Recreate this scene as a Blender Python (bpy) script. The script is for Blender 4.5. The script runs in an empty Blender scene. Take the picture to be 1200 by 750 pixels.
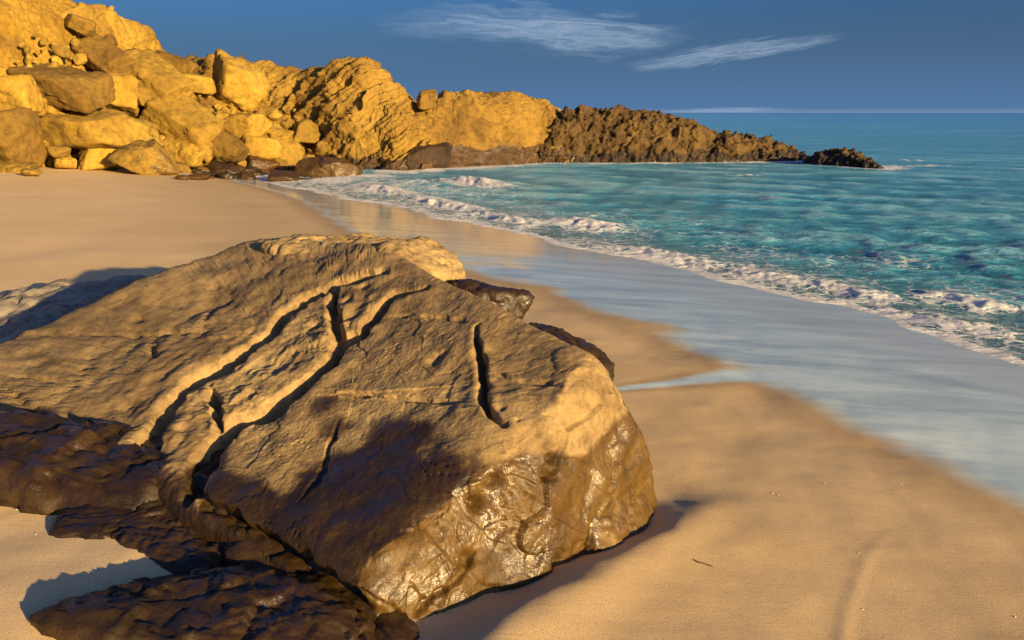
import bpy, math, random
import numpy as np
from mathutils import Vector, Matrix

# ------------------------------------------------------------------ camera
H = 2.6                      # eye height above the sea
LENS = 28.0
FPX = LENS / 36.0 * 1200.0   # focal length in photo pixels (photo 1200 x 750)
PITCH = math.atan((375 - 132) / FPX)
scene = bpy.context.scene
col = scene.collection
cam_d = bpy.data.cameras.new('camera')
cam_d.lens = LENS
cam_d.sensor_width = 36.0
cam_d.clip_end = 60000
cam = bpy.data.objects.new('camera', cam_d)
cam.location = (0, 0, H)
cam.rotation_euler = (math.pi / 2 - PITCH, 0, 0)
col.objects.link(cam)
scene.camera = cam

# ------------------------------------------------------------------ light
SUN_EL = 11.0
SUN_AZ = 43.0                # degrees to the right of straight behind the camera
s_az, s_el = math.radians(SUN_AZ), math.radians(SUN_EL)
SUN = Vector((math.sin(s_az) * math.cos(s_el), -math.cos(s_az) * math.cos(s_el), math.sin(s_el)))
sun_d = bpy.data.lights.new('sun', 'SUN')
sun_d.energy = 5.0
sun_d.angle = math.radians(0.6)
sun_d.color = (1.0, 0.70, 0.29)
sun = bpy.data.objects.new('sun', sun_d)
sun.rotation_euler = SUN.to_track_quat('Z', 'Y').to_euler()
sun.location = SUN * 60
col.objects.link(sun)

scene.view_settings.view_transform = 'Standard'
scene.view_settings.look = 'None'
scene.view_settings.gamma = 1.0
scene.view_settings.exposure = 1.15
scene.view_settings.use_curve_mapping = False

CF, SF = math.cos(PITCH), math.sin(PITCH)


def ray(px, py):
    a = (px - 600) / FPX
    b = (375 - py) / FPX
    return np.array([a, CF + b * SF, -SF + b * CF])


def at_y(px, py, Y):
    d = ray(px, py)
    t = Y / d[1]
    return np.array([d[0] * t, Y, H + d[2] * t])


def at_z(px, py, z):
    d = ray(px, py)
    t = (z - H) / d[2]
    return np.array([d[0] * t, d[1] * t, z])


def project(P):
    P = np.asarray(P, float)
    f = P[..., 1] * CF - (P[..., 2] - H) * SF
    u = P[..., 1] * SF + (P[..., 2] - H) * CF
    return 600 + P[..., 0] / f * FPX, 375 - u / f * FPX


# world
world = bpy.data.worlds.new('World')
scene.world = world
world.use_nodes = True
wt = world.node_tree
wt.nodes.clear()


class NT:
    """tiny node-tree helper"""
    def __init__(self, tree):
        self.t = tree

    def n(self, typ, **kw):
        nd = self.t.nodes.new(typ)
        ins = kw.pop('ins', {})
        for k, v in kw.items():
            setattr(nd, k, v)
        for k, v in ins.items():
            if isinstance(v, bpy.types.NodeSocket):
                self.t.links.new(v, nd.inputs[k])
            else:
                nd.inputs[k].default_value = v
        return nd

    def math(self, op, a, b=None, clamp=False):
        nd = self.n('ShaderNodeMath', operation=op, use_clamp=clamp)
        for i, v in enumerate((a, b)):
            if v is None:
                continue
            if isinstance(v, bpy.types.NodeSocket):
                self.t.links.new(v, nd.inputs[i])
            else:
                nd.inputs[i].default_value = v
        return nd.outputs[0]

    def vmath(self, op, a, b=None):
        nd = self.n('ShaderNodeVectorMath', operation=op)
        for i, v in enumerate((a, b)):
            if v is None:
                continue
            if isinstance(v, bpy.types.NodeSocket):
                self.t.links.new(v, nd.inputs[i])
            else:
                nd.inputs[i].default_value = v
        return nd.outputs['Value'] if op in ('DOT_PRODUCT', 'LENGTH', 'DISTANCE') else nd.outputs[0]

    def noise(self, vec, scale, detail=4.0, rough=0.55, dist=0.0, typ='FBM'):
        nd = self.n('ShaderNodeTexNoise', ins={'Scale': scale, 'Detail': detail, 'Roughness': rough, 'Distortion': dist})
        nd.noise_type = typ
        if vec is not None:
            self.t.links.new(vec, nd.inputs['Vector'])
        return nd

    def ramp(self, fac, stops, interp='LINEAR'):
        nd = self.n('ShaderNodeValToRGB')
        nd.color_ramp.interpolation = interp
        el = nd.color_ramp.elements
        while len(el) < len(stops):
            el.new(0.5)
        for e, (p, c) in zip(el, stops):
            e.position = p
            e.color = c if len(c) == 4 else (*c, 1)
        self.t.links.new(fac, nd.inputs[0])
        return nd.outputs[0]

    def mix(self, fac, a, b, blend='MIX'):
        nd = self.n('ShaderNodeMix', data_type='RGBA', blend_type=blend)
        for idx, v in ((0, fac), (6, a), (7, b)):
            if isinstance(v, bpy.types.NodeSocket):
                self.t.links.new(v, nd.inputs[idx])
            else:
                if idx and len(v) == 3:
                    v = (*v, 1)
                nd.inputs[idx].default_value = v
        return nd.outputs[2]

    def maprange(self, v, a, b, c=0.0, d=1.0, smooth=True):
        nd = self.n('ShaderNodeMapRange', ins={'Value': v, 'From Min': a, 'From Max': b, 'To Min': c, 'To Max': d})
        nd.interpolation_type = 'SMOOTHSTEP' if smooth else 'LINEAR'
        return nd.outputs[0]

    def link(self, a, b):
        self.t.links.new(a, b)


W = NT(wt)
sky = W.n('ShaderNodeTexSky')
sky.sky_type = 'NISHITA'
sky.sun_disc = False
sky.sun_elevation = s_el
sky.sun_rotation = math.pi - s_az
sky.altitude = 0
sky.air_density = 1.0
sky.dust_density = 4.0
sky.ozone_density = 7.5
tc = W.n('ShaderNodeTexCoord')
gen = tc.outputs['Generated']
sepn = W.n('ShaderNodeSeparateXYZ', ins={0: gen})
el_z = sepn.outputs[2]
# pale sea haze towards the horizon, the same all round
hz = W.maprange(el_z, 0.0, 0.13, 0.85, 0.0)
skyc = W.mix(hz, W.mix(1.0, sky.outputs[0], (1.1, 1.02, 1.12), 'MULTIPLY'), (0.75, 1.65, 3.2))


def cloud(px, py, hw, hh, tilt, seed, amount):
    c = Vector(ray(px, py)).normalized()
    e1 = Vector((c.y, -c.x, 0)).normalized()
    e2 = e1.cross(c).normalized()
    t = math.radians(tilt)
    ex = e1 * math.cos(t) + e2 * math.sin(t)
    ey = e2 * math.cos(t) - e1 * math.sin(t)
    u = W.vmath('DOT_PRODUCT', gen, tuple(ex))
    v = W.vmath('DOT_PRODUCT', gen, tuple(ey))
    sx, sy = hw / FPX * 0.95, hh / FPX * 0.95
    u = W.math('DIVIDE', u, sx)
    v = W.math('DIVIDE', v, sy)
    cu = c.dot(ex) / sx
    cv = c.dot(ey) / sy
    comb = W.n('ShaderNodeCombineXYZ', ins={0: W.math('SUBTRACT', u, cu), 1: W.math('SUBTRACT', v, cv), 2: seed}).outputs[0]
    warp = W.noise(comb, 1.3, 4.0, 0.6)
    wv = W.vmath('SUBTRACT', warp.outputs['Color'], (0.5, 0.5, 0.5))
    wv = W.vmath('MULTIPLY', wv, (1.0, 2.4, 0.0))
    p2 = W.vmath('ADD', comb, wv)
    s2 = W.n('ShaderNodeSeparateXYZ', ins={0: p2})
    r2 = W.math('ADD', W.math('POWER', W.math('ABSOLUTE', s2.outputs[0]), 2.0), W.math('POWER', W.math('ABSOLUTE', s2.outputs[1]), 2.0))
    mask = W.maprange(r2, 0.0, 1.15, 1.0, 0.0)
    strand = W.noise(W.vmath('MULTIPLY', p2, (1.2, 3.2, 1.0)), 1.5, 7.0, 0.62)
    st = W.maprange(strand.outputs[0], 0.30, 0.72, 0.25, 1.0)
    front = W.maprange(W.vmath('DOT_PRODUCT', gen, tuple(c)), 0.5, 0.6)
    return W.math('MULTIPLY', W.math('MULTIPLY', W.math('MULTIPLY', mask, st), amount), front, clamp=True)


cl = cloud(640, 34, 175, 27, -3.5, 3.1, 0.62)
cl = W.math('MAXIMUM', cl, cloud(855, 63, 112, 13, 8.5, 8.7, 0.6))
cl = W.math('MAXIMUM', cl, cloud(850, 129, 75, 3.2, 0.5, 5.2, 0.45))
horizon = W.maprange(el_z, 0.0, 0.006, 0.22, 0.0)
skyc = W.mix(horizon, skyc, (3.4, 4.0, 4.7))
skyc = W.mix(cl, skyc, (3.4, 4.3, 5.6))
bg = W.n('ShaderNodeBackground', ins={'Color': skyc, 'Strength': 0.06})
wo = W.n('ShaderNodeOutputWorld', ins={0: bg.outputs[0]})

# ------------------------------------------------------------------ numpy noise
_rs = np.random.RandomState(7)
PERM = _rs.permutation(256)
PERM = np.concatenate([PERM, PERM, PERM])
GR = _rs.normal(size=(256, 3))
GR /= np.linalg.norm(GR, axis=1, keepdims=True)
GR = GR.astype(np.float32)


def perlin(P):
    P = np.asarray(P, np.float32)
    I = np.floor(P).astype(np.int32)
    F = P - I
    I &= 255
    U = F * F * F * (F * (F * 6 - 15) + 10)
    out = []
    for dx in (0, 1):
        for dy in (0, 1):
            a = PERM[PERM[I[:, 0] + dx] + I[:, 1] + dy]
            for dz in (0, 1):
                g = GR[PERM[a + I[:, 2] + dz]]
                out.append(g[:, 0] * (F[:, 0] - dx) + g[:, 1] * (F[:, 1] - dy) + g[:, 2] * (F[:, 2] - dz))
    u, v, w = U[:, 0], U[:, 1], U[:, 2]
    l = lambda a, b, t: a + (b - a) * t
    x0 = l(l(out[0], out[1], w), l(out[2], out[3], w), v)
    x1 = l(l(out[4], out[5], w), l(out[6], out[7], w), v)
    return l(x0, x1, u) * 1.5


def fbm(P, octaves=4, gain=0.5, lac=2.03, ridged=False):
    P = np.asarray(P, np.float32)
    s = np.zeros(len(P), np.float32)
    a = 1.0
    for o in range(octaves):
        n = perlin(P + 17.3 * o)
        if ridged:
            n = 1 - 2 * np.abs(n)
        s += a * n
        a *= gain
        P = P * lac
    return s


def worley(P):
    P = np.asarray(P, np.float32)
    I = np.floor(P).astype(np.int32)
    F = P - I
    f1 = np.full(len(P), 9.0, np.float32)
    f2 = np.full(len(P), 9.0, np.float32)
    cid = np.zeros(len(P), np.float32)
    for dx in (-1, 0, 1):
        for dy in (-1, 0, 1):
            for dz in (-1, 0, 1):
                h = PERM[PERM[PERM[(I[:, 0] + dx) & 255] + ((I[:, 1] + dy) & 255)] + ((I[:, 2] + dz) & 255)]
                c = (GR[h] * 0.45 + 0.5)
                d = (F[:, 0] - dx - c[:, 0]) ** 2 + (F[:, 1] - dy - c[:, 1]) ** 2 + (F[:, 2] - dz - c[:, 2]) ** 2
                m = d < f1
                f2 = np.where(m, f1, np.minimum(f2, d))
                cid = np.where(m, h / 255.0, cid)
                f1 = np.where(m, d, f1)
    return np.sqrt(f1), np.sqrt(f2), cid


def facet(P):
    """chiselled noise: every Voronoi cell is a randomly tilted plane"""
    P = np.asarray(P, np.float32)
    I = np.floor(P).astype(np.int32)
    F = P - I
    f1 = np.full(len(P), 9.0, np.float32)
    val = np.zeros(len(P), np.float32)
    for dx in (-1, 0, 1):
        for dy in (-1, 0, 1):
            for dz in (-1, 0, 1):
                h = PERM[PERM[PERM[(I[:, 0] + dx) & 255] + ((I[:, 1] + dy) & 255)] + ((I[:, 2] + dz) & 255)]
                q = F - np.array([dx, dy, dz], np.float32) - (GR[h] * 0.45 + 0.5)
                d = (q * q).sum(1)
                m = d < f1
                g_ = GR[(h * 7 + 13) & 255]
                val = np.where(m, (g_ * q).sum(1) + (h / 255.0 - 0.5) * 0.45, val)
                f1 = np.where(m, d, f1)
    return val


def sstep(a, b, x):
    t = np.clip((x - a) / (b - a), 0, 1)
    return t * t * (3 - 2 * t)


def seg_dist(P, poly, signed=False):
    """distance of points (N,k) to polyline (M,k); also the parameter 0..1 along it and side (2-D only)"""
    P = np.asarray(P, np.float32)
    poly = np.asarray(poly, np.float32)
    best = np.full(len(P), 1e9, np.float32)
    par = np.zeros(len(P), np.float32)
    side = np.zeros(len(P), np.float32)
    L = np.linalg.norm(np.diff(poly, axis=0), axis=1)
    cum = np.concatenate([[0], np.cumsum(L)])
    for i in range(len(poly) - 1):
        a, b = poly[i], poly[i + 1]
        ab = b - a
        t = np.clip(((P - a) @ ab) / (ab @ ab + 1e-12), 0, 1)
        q = P - (a + t[:, None] * ab)
        d = np.sqrt((q * q).sum(1))
        m = d < best
        best = np.where(m, d, best)
        par = np.where(m, (cum[i] + t * L[i]) / cum[-1], par)
        if signed:
            side = np.where(m, np.sign(ab[0] * q[:, 1] - ab[1] * q[:, 0]), side)
    return (best, par, side) if signed else (best, par)


# ------------------------------------------------------------------ mesh helpers
def make_mesh(name, V, Fq, attrs=None, smooth=True):
    V = np.ascontiguousarray(V, np.float32)
    Fq = np.ascontiguousarray(Fq, np.int32)
    k = Fq.shape[1]
    me = bpy.data.meshes.new(name)
    me.vertices.add(len(V))
    me.vertices.foreach_set('co', V.ravel())
    me.loops.add(Fq.size)
    me.loops.foreach_set('vertex_index', Fq.ravel())
    me.polygons.add(len(Fq))
    me.polygons.foreach_set('loop_start', np.arange(0, Fq.size, k, dtype=np.int32))
    me.polygons.foreach_set('use_smooth', np.full(len(Fq), smooth, dtype=bool))
    me.update(calc_edges=True)
    for n, a in (attrs or {}).items():
        at = me.attributes.new(n, 'FLOAT', 'POINT')
        at.data.foreach_set('value', np.ascontiguousarray(a, np.float32))
    return me


def grid_faces(nu, nv, wrap=False):
    """vertex index = i*nv + j ; quads counter-clockwise for u x v pointing out"""
    i = np.arange(nu if wrap else nu - 1)
    j = np.arange(nv - 1)
    I, J = np.meshgrid(i, j, indexing='ij')
    I2 = (I + 1) % nu
    return np.stack([I * nv + J, I2 * nv + J, I2 * nv + J + 1, I * nv + J + 1], -1).reshape(-1, 4)


def link(name, me, mat=None, parent=None, loc=None, label=None, cat=None, group=None, kind=None):
    o = bpy.data.objects.new(name, me)
    col.objects.link(o)
    if mat:
        me.materials.append(mat)
    if parent:
        o.parent = parent
    if loc is not None:
        o.location = tuple(float(v) for v in loc)
    if label:
        o['label'] = label
    if cat:
        o['category'] = cat
    if group:
        o['group'] = group
    if kind:
        o['kind'] = kind
    return o


_cube_cache = {}


def cube_sphere(n):
    if n in _cube_cache:
        return _cube_cache[n]
    g = np.tan(np.linspace(-1, 1, n + 1) * math.pi / 4)
    key, verts, faces = {}, [], []
    for ax in range(3):
        for sg in (-1, 1):
            idx = np.zeros((n + 1, n + 1), int)
            for i in range(n + 1):
                for j in range(n + 1):
                    p = [0, 0, 0]
                    p[ax] = sg
                    p[(ax + 1) % 3] = g[i] * sg
                    p[(ax + 2) % 3] = g[j]
                    k = (round(p[0], 5), round(p[1], 5), round(p[2], 5))
                    if k not in key:
                        key[k] = len(verts)
                        verts.append(p)
                    idx[i, j] = key[k]
            for i in range(n):
                for j in range(n):
                    faces.append((idx[i, j], idx[i + 1, j], idx[i + 1, j + 1], idx[i, j + 1]))
    V = np.array(verts, np.float32)
    V /= np.linalg.norm(V, axis=1, keepdims=True)
    _cube_cache[n] = (V, np.array(faces, np.int32))
    return _cube_cache[n]


def star_r(D, N, h, p):
    q = np.maximum(D @ N.T / h[None, :], 0) ** p
    return np.maximum(q.sum(1), 1e-60) ** (-1.0 / p)


def vnormals(V, Fq):
    n = np.zeros_like(V, dtype=np.float64)
    a, b, c, d = (V[Fq[:, k]] for k in range(4))
    fn = np.cross(c - a, d - b)
    for k in range(4):
        for ax in range(3):
            n[:, ax] += np.bincount(Fq[:, k], weights=fn[:, ax], minlength=len(V))
    return (n / (np.linalg.norm(n, axis=1, keepdims=True) + 1e-12)).astype(np.float32)


def rot(rx, ry, rz):
    return np.array(Matrix.Rotation(math.radians(rz), 3, 'Z') @ Matrix.Rotation(math.radians(ry), 3, 'Y') @ Matrix.Rotation(math.radians(rx), 3, 'X'))


# ------------------------------------------------------------------ materials
def new_mat(name):
    m = bpy.data.materials.new(name)
    m.use_nodes = True
    m.node_tree.nodes.clear()
    return m, NT(m.node_tree)


def finish(T, **ins):
    b = T.n('ShaderNodeBsdfPrincipled', ins=ins)
    T.n('ShaderNodeOutputMaterial', ins={0: b.outputs[0]})
    return b


def attr(T, name):
    return T.n('ShaderNodeAttribute', attribute_name=name).outputs['Fac']


def rock_material(name, light, mid, dark, scale, wet_col, bump=0.5, bump_scale=1.0, cracks=0.0, vary=False):
    m, T = new_mat(name)
    geo = T.n('ShaderNodeNewGeometry')
    P = geo.outputs['Position']
    big = T.noise(P, 0.9 * scale, 5, 0.6)
    fine = T.noise(P, 9 * scale, 6, 0.65)
    grain = T.noise(P, 60 * scale, 3, 0.6)
    c = T.ramp(big.outputs[0], [(0.30, dark), (0.48, mid), (0.66, light)])
    f = T.ramp(fine.outputs[0], [(0.30, (0.50, 0.47, 0.46)), (0.5, (1, 1, 1)), (0.72, (1.25, 1.22, 1.15))])
    c = T.mix(0.85, c, f, 'MULTIPLY')
    rnd = T.n('ShaderNodeObjectInfo').outputs['Random']
    if vary:
        c = T.mix(1.0, c, T.ramp(rnd, [(0.0, (0.55, 0.50, 0.52)), (0.5, (0.95, 0.95, 0.95)), (1.0, (1.25, 1.22, 1.1))]), 'MULTIPLY')
    g = T.ramp(grain.outputs[0], [(0.3, (0.72, 0.7, 0.68)), (0.55, (1, 1, 1)), (0.8, (1.15, 1.15, 1.1))])
    c = T.mix(0.7, c, g, 'MULTIPLY')
    if cracks:
        sw_ = T.noise(P, 2.2, 4, 0.6)
        pw = T.vmath('ADD', P, T.vmath('MULTIPLY', T.vmath('SUBTRACT', sw_.outputs['Color'], (0.5, 0.5, 0.5)), (0.5, 0.5, 0.5)))
        ve = T.n('ShaderNodeTexVoronoi', ins={'Vector': pw, 'Scale': 1.9})
        ve.feature = 'DISTANCE_TO_EDGE'
        line = T.maprange(ve.outputs['Distance'], 0.0, 0.016, 1.0, 0.0)
        line = T.math('MULTIPLY', line, T.maprange(T.noise(P, 1.4, 3, 0.6).outputs[0], 0.47, 0.60))
        c = T.mix(T.math('MULTIPLY', line, 0.55), c, (0.05, 0.035, 0.025))
        blot = T.noise(T.vmath('ADD', P, (7.0, 3.0, 1.0)), 4.5, 7, 0.7)
        c = T.mix(0.75, c, T.ramp(blot.outputs[0], [(0.36, (0.52, 0.48, 0.46)), (0.47, (1, 1, 1)), (0.62, (1.22, 1.2, 1.12))]), 'MULTIPLY')
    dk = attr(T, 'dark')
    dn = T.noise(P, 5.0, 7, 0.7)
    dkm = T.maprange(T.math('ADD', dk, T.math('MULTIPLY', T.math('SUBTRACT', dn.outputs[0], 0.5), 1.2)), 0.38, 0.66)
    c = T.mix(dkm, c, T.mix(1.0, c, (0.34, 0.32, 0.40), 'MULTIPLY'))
    wet = attr(T, 'wet')
    wn = T.noise(P, 3.1 * scale, 5, 0.65)
    wetm = T.maprange(T.math('ADD', wet, T.math('MULTIPLY', T.math('SUBTRACT', wn.outputs[0], 0.5), 0.9)), 0.32, 0.62)
    wc = T.mix(1.0, c, wet_col, 'MULTIPLY')
    c = T.mix(wetm, c, wc)
    rough = T.maprange(T.math('MULTIPLY', wetm, T.maprange(wn.outputs[0], 0.3, 0.6, 0.45, 1.0)), 0, 1, 0.9, 0.44, smooth=False)
    rough = T.math('ADD', rough, T.math('MULTIPLY', T.math('SUBTRACT', fine.outputs[0], 0.5), 0.25), clamp=True)
    b1 = T.n('ShaderNodeBump', ins={'Height': fine.outputs[0], 'Strength': bump, 'Distance': 0.05 * bump_scale})
    b2 = T.n('ShaderNodeBump', ins={'Height': grain.outputs[0], 'Strength': bump * 0.8, 'Distance': 0.012 * bump_scale, 'Normal': b1.outputs[0]})
    finish(T, **{'Base Color': c, 'Roughness': rough, 'Normal': b2.outputs[0], 'Specular IOR Level': 0.4, 'Coat Weight': T.math('MULTIPLY', wetm, T.maprange(wn.outputs[0], 0.44, 0.60, 0.04, 0.55)), 'Coat Roughness': 0.14, 'Coat Normal': b1.outputs[0]})
    return m


M_FRONT = rock_material('weathered_sandstone', (0.363, 0.259, 0.117), (0.26, 0.175, 0.077), (0.172, 0.114, 0.052), 1.3, (0.31, 0.24, 0.06), 0.6, 0.42, cracks=1.0)
M_SKYLIT = rock_material('sandstone_sky_tint', (0.36, 0.31, 0.24), (0.28, 0.24, 0.185), (0.19, 0.16, 0.125), 1.3, (0.4, 0.35, 0.3), 0.6, 0.45, cracks=1.0)  # sandstone paled and greyed: skylight on the shaded slab put into its colour
M_TALUS = rock_material('ochre_sandstone', (0.345, 0.229, 0.036), (0.276, 0.169, 0.022), (0.18, 0.107, 0.016), 0.45, (0.25, 0.20, 0.18), 0.6, 2.2, vary=True)
M_EARTH = rock_material('ochre_rubble', (0.414, 0.251, 0.029), (0.322, 0.186, 0.019), (0.192, 0.107, 0.015), 0.7, (0.25, 0.20, 0.18), 0.8, 3.0)
M_HEAD = rock_material('headland_rock', (0.3, 0.185, 0.031), (0.223, 0.13, 0.02), (0.124, 0.07, 0.014), 0.4, (0.26, 0.2, 0.17), 0.7, 3.0)
M_REEF = rock_material('mussel_crusted_rock', (0.176, 0.108, 0.033), (0.104, 0.061, 0.019), (0.044, 0.027, 0.011), 0.8, (0.3, 0.25, 0.24), 0.9, 3.0)

# ------------------------------------------------------------------ shore layout
WATER_PX = [(1500, 512), (1200, 415), (1060, 377), (900, 337), (800, 315), (720, 296), (600, 270), (500, 249), (430, 235), (385, 226), (345, 219), (318, 215)]
WATERLINE = np.array([at_z(x, y, 0.0)[:2] for x, y in WATER_PX])
_d0 = WATERLINE[0] - WATERLINE[2]
WATERLINE = np.vstack([WATERLINE[0] + _d0 * 4, WATERLINE, WATERLINE[-1] + np.array([-6, 14.0])])


def shore_d(XY):
    """signed distance to the waterline, positive to seaward"""
    d, t, s = seg_dist(XY, WATERLINE, True)
    return -d * s


def beach_profile(d):
    D = -d
    up = np.where(D < 8, 0.07 * D, 0.56 + 0.03 * (D - 8))
    return np.where(D > 0, up, np.maximum(-0.11 * d, -4.0))


def simple_sand(XY):
    return beach_profile(shore_d(np.asarray(XY, float)))


def at_sand(px, py):
    d = ray(px, py)
    z = 0.4
    for _ in range(25):
        t = (z - H) / d[2]
        z = 0.5 * z + 0.5 * float(simple_sand(np.array([[d[0] * t, d[1] * t]]))[0])
    t = (z - H) / d[2]
    return np.array([d[0] * t, d[1] * t, z])


SWASH = np.array([at_sand(*q)[:2] for q in [(1350, 690), (1200, 605), (1120, 568), (1040, 532), (960, 492), (905, 462), (875, 440), (835, 420), (800, 406), (740, 382), (690, 366), (640, 345), (600, 333), (540, 318), (480, 300), (420, 280), (385, 262), (365, 245), (335, 232), (310, 222)]])
SWASH = np.vstack([SWASH[0] + (SWASH[0] - SWASH[2]) * 5, SWASH, SWASH[-1] + np.array([-6, 9.0])])
TONGUE = np.array([at_sand(*q)[:2] for q in [(920, 440), (860, 441), (800, 447), (750, 452), (716, 456)]])
CREST = np.array([at_sand(*q)[:2] for q in [(500, 860), (560, 775), (610, 730), (680, 695), (740, 660), (790, 628), (830, 600), (880, 585), (950, 575)]])
GROOVE = np.array([at_sand(*q)[:2] for q in [(985, 770), (989, 740), (993, 715), (1003, 685), (1015, 655), (1030, 635), (1050, 622)]])


def sand_z(XY):
    XY = np.asarray(XY, np.float32)
    P3 = np.column_stack([XY, np.zeros(len(XY))])
    z = beach_profile(shore_d(XY))
    d = np.linalg.norm(XY - np.array([0, 4]), axis=1)
    near = np.clip(1.2 - d / 22, 0.15, 1)
    land = sstep(0.5, 4, -shore_d(XY))
    z = z + land * (0.022 * fbm(P3 * 0.55, 3) + 0.006 * fbm(P3 * 2.1 + 9, 3) * near)
    # hollow scoured along the seaward foot of the big boulder
    dist, t, side = seg_dist(XY, CREST, True)
    inside = dist * (side > 0)
    amp = 0.07 * sstep(0.0, 0.1, t) * (1 - sstep(0.62, 0.86, t))
    z = z - amp * sstep(0.0, 0.36, inside + 0.05 * fbm(P3 * 2.7, 3)) * (1 - sstep(1.2, 1.9, inside))
    z = z + 0.02 * np.exp(-(dist / 0.16) ** 2) * sstep(0, .1, t) * (1 - sstep(.7, .9, t))
    # swash mark left by the last wave
    gd, gt, gs = seg_dist(XY, GROOVE, True)
    z = z + 0.005 * np.exp(-(gd / 0.026) ** 2) * (1 - gt) ** 0.5
    return z


# ------------------------------------------------------------------ sand
def spaced(lo, hi, c, fine, span, n_out):
    core = np.arange(c - span, c + span, fine)
    a = core[0] - np.geomspace(fine, core[0] - lo, n_out)
    b = core[-1] + np.geomspace(fine, hi - core[-1], n_out)
    return np.concatenate([a[::-1], core, b])


xs = spaced(-70, 120, 0.5, 0.027, 3.4, 110)
ys = spaced(-25, 120, 4.6, 0.029, 3.0, 130)
X, Y = np.meshgrid(xs, ys, indexing='ij')
XY = np.column_stack([X.ravel(), Y.ravel()])
Z = sand_z(XY)
sd = shore_d(XY)
swd, swt, sws = seg_dist(XY, SWASH, True)
sw = -swd * sws          # positive to seaward of the swash limit
td, tt = seg_dist(XY, TONGUE)
sw = np.maximum(sw, 0.55 - 0.1 * tt - td / (0.30 - 0.24 * tt) * 0.6)
m_sand, T = new_mat('beach_sand')
geo = T.n('ShaderNodeNewGeometry')
P = geo.outputs['Position']
wet = attr(T, 'swash')
# noise stretched along the run of the backwash
mp = T.n('ShaderNodeMapping', ins={'Vector': P, 'Rotation': (0, 0, math.radians(-20)), 'Scale': (0.55, 2.6, 1)})
streak = T.noise(mp.outputs[0], 1.0, 5, 0.6, 0.4)
patch = T.noise(P, 0.7, 4, 0.6)
grain = T.noise(P, 170, 3, 0.7)
speck = T.noise(P, 420, 2, 0.7)
mp2 = T.n('ShaderNodeMapping', ins={'Vector': P, 'Rotation': (0, 0, math.radians(35)), 'Scale': (7, 30, 1)})
ripple = T.noise(mp2.outputs[0], 1.0, 3, 0.6, 1.2)
w = T.math('ADD', wet, T.math('MULTIPLY', T.math('SUBTRACT', streak.outputs[0], 0.5), 0.30))
film = T.maprange(w, 0.02, 0.42)
damp = T.math('ADD', T.math('MULTIPLY', T.maprange(w, -0.55, 0.05), 0.45), T.math('MULTIPLY', T.maprange(T.math('ADD', wet, T.math('MULTIPLY', T.math('SUBTRACT', patch.outputs[0], 0.5), 0.9)), -5.5, -1.0), 0.55))
dry = T.ramp(patch.outputs[0], [(0.3, (0.70, 0.50, 0.25)), (0.7, (0.80, 0.585, 0.31))])
gr = T.ramp(grain.outputs[0], [(0.30, (0.50, 0.47, 0.44)), (0.5, (1, 1, 1)), (0.72, (1.3, 1.3, 1.3))])
dry = T.mix(0.75, dry, gr, 'MULTIPLY')
sp = T.ramp(speck.outputs[0], [(0.27, (0.4, 0.36, 0.34)), (0.36, (1, 1, 1))])
dry = T.mix(0.8, dry, sp, 'MULTIPLY')
dampc = T.mix(1.0, dry, (0.55, 0.53, 0.52), 'MULTIPLY')
c = T.mix(damp, dry, dampc)
filmc = T.ramp(streak.outputs[0], [(0.32, (0.34, 0.46, 0.47)), (0.52, (0.50, 0.65, 0.65)), (0.72, (0.70, 0.83, 0.81))])  # milky water; the pale horizon reflection is also put into this colour
deepw = T.maprange(wet, 1.6, 2.6)
filmc = T.mix(T.math('MULTIPLY', deepw, 0.45), filmc, (0.44, 0.46, 0.48))
c = T.mix(T.math('MULTIPLY', film, 0.88), c, filmc)
rough = T.maprange(film, 0, 1, 0.85, 0.16, smooth=False)
rough = T.math('SUBTRACT', rough, T.math('MULTIPLY', damp, 0.06))
bstr = T.maprange(film, 0, 0.8, 0.36, 0.02)
b1 = T.n('ShaderNodeBump', ins={'Height': ripple.outputs[0], 'Strength': bstr, 'Distance': 0.0035})
b2 = T.n('ShaderNodeBump', ins={'Height': grain.outputs[0], 'Strength': bstr, 'Distance': 0.004, 'Normal': b1.outputs[0]})
finish(T, **{'Base Color': c, 'Roughness': rough, 'Normal': b2.outputs[0], 'Specular IOR Level': T.maprange(film, 0, 1, 0.35, 0.5, smooth=False)})
nn = 0.25 * fbm(np.column_stack([XY * 0.8, np.zeros(len(XY))]), 3)
V = np.column_stack([XY, Z])
link('beach', make_mesh('beach', V, grid_faces(len(xs), len(ys)), {'swash': np.clip(sw + nn * np.clip(sw + 1, 0.2, 1), -8, 5)}), m_sand, kind='structure')

# ------------------------------------------------------------------ sea
HEAD_BASE = np.array([at_z(x, y, 0.0)[:2] for x, y in [(330, 213), (380, 212), (440, 204), (500, 199), (560, 196), (640, 191), (740, 191), (840, 190), (945, 189), (985, 194), (1030, 197)]])
rows = np.concatenate([np.linspace(330, 22, 350), np.geomspace(21.6, 0.25, 70)])
rad = H * FPX / rows
ang = np.radians(np.linspace(-41, 42, 720))
RR, AA = np.meshgrid(rad, ang, indexing='ij')
X = (RR * np.sin(AA)).ravel()
Y = (RR * np.cos(AA)).ravel()
R = RR.ravel()
XY = np.column_stack([X, Y])
sd = shore_d(XY)
sd_par = seg_dist(XY, WATERLINE)[1]
spacing = np.maximum(np.gradient(rad)[:, None].repeat(len(ang), 1).ravel(), R * (ang[1] - ang[0]))
rs = np.random.RandomState(4)
dz = np.zeros(len(X))
dxx = np.zeros(len(X))
dyy = np.zeros(len(X))
base_dir = math.atan2(-0.85, -0.52)
gust = 1 + 0.45 * fbm(np.column_stack([XY * 0.16, np.zeros(len(X))]), 3)
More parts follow.
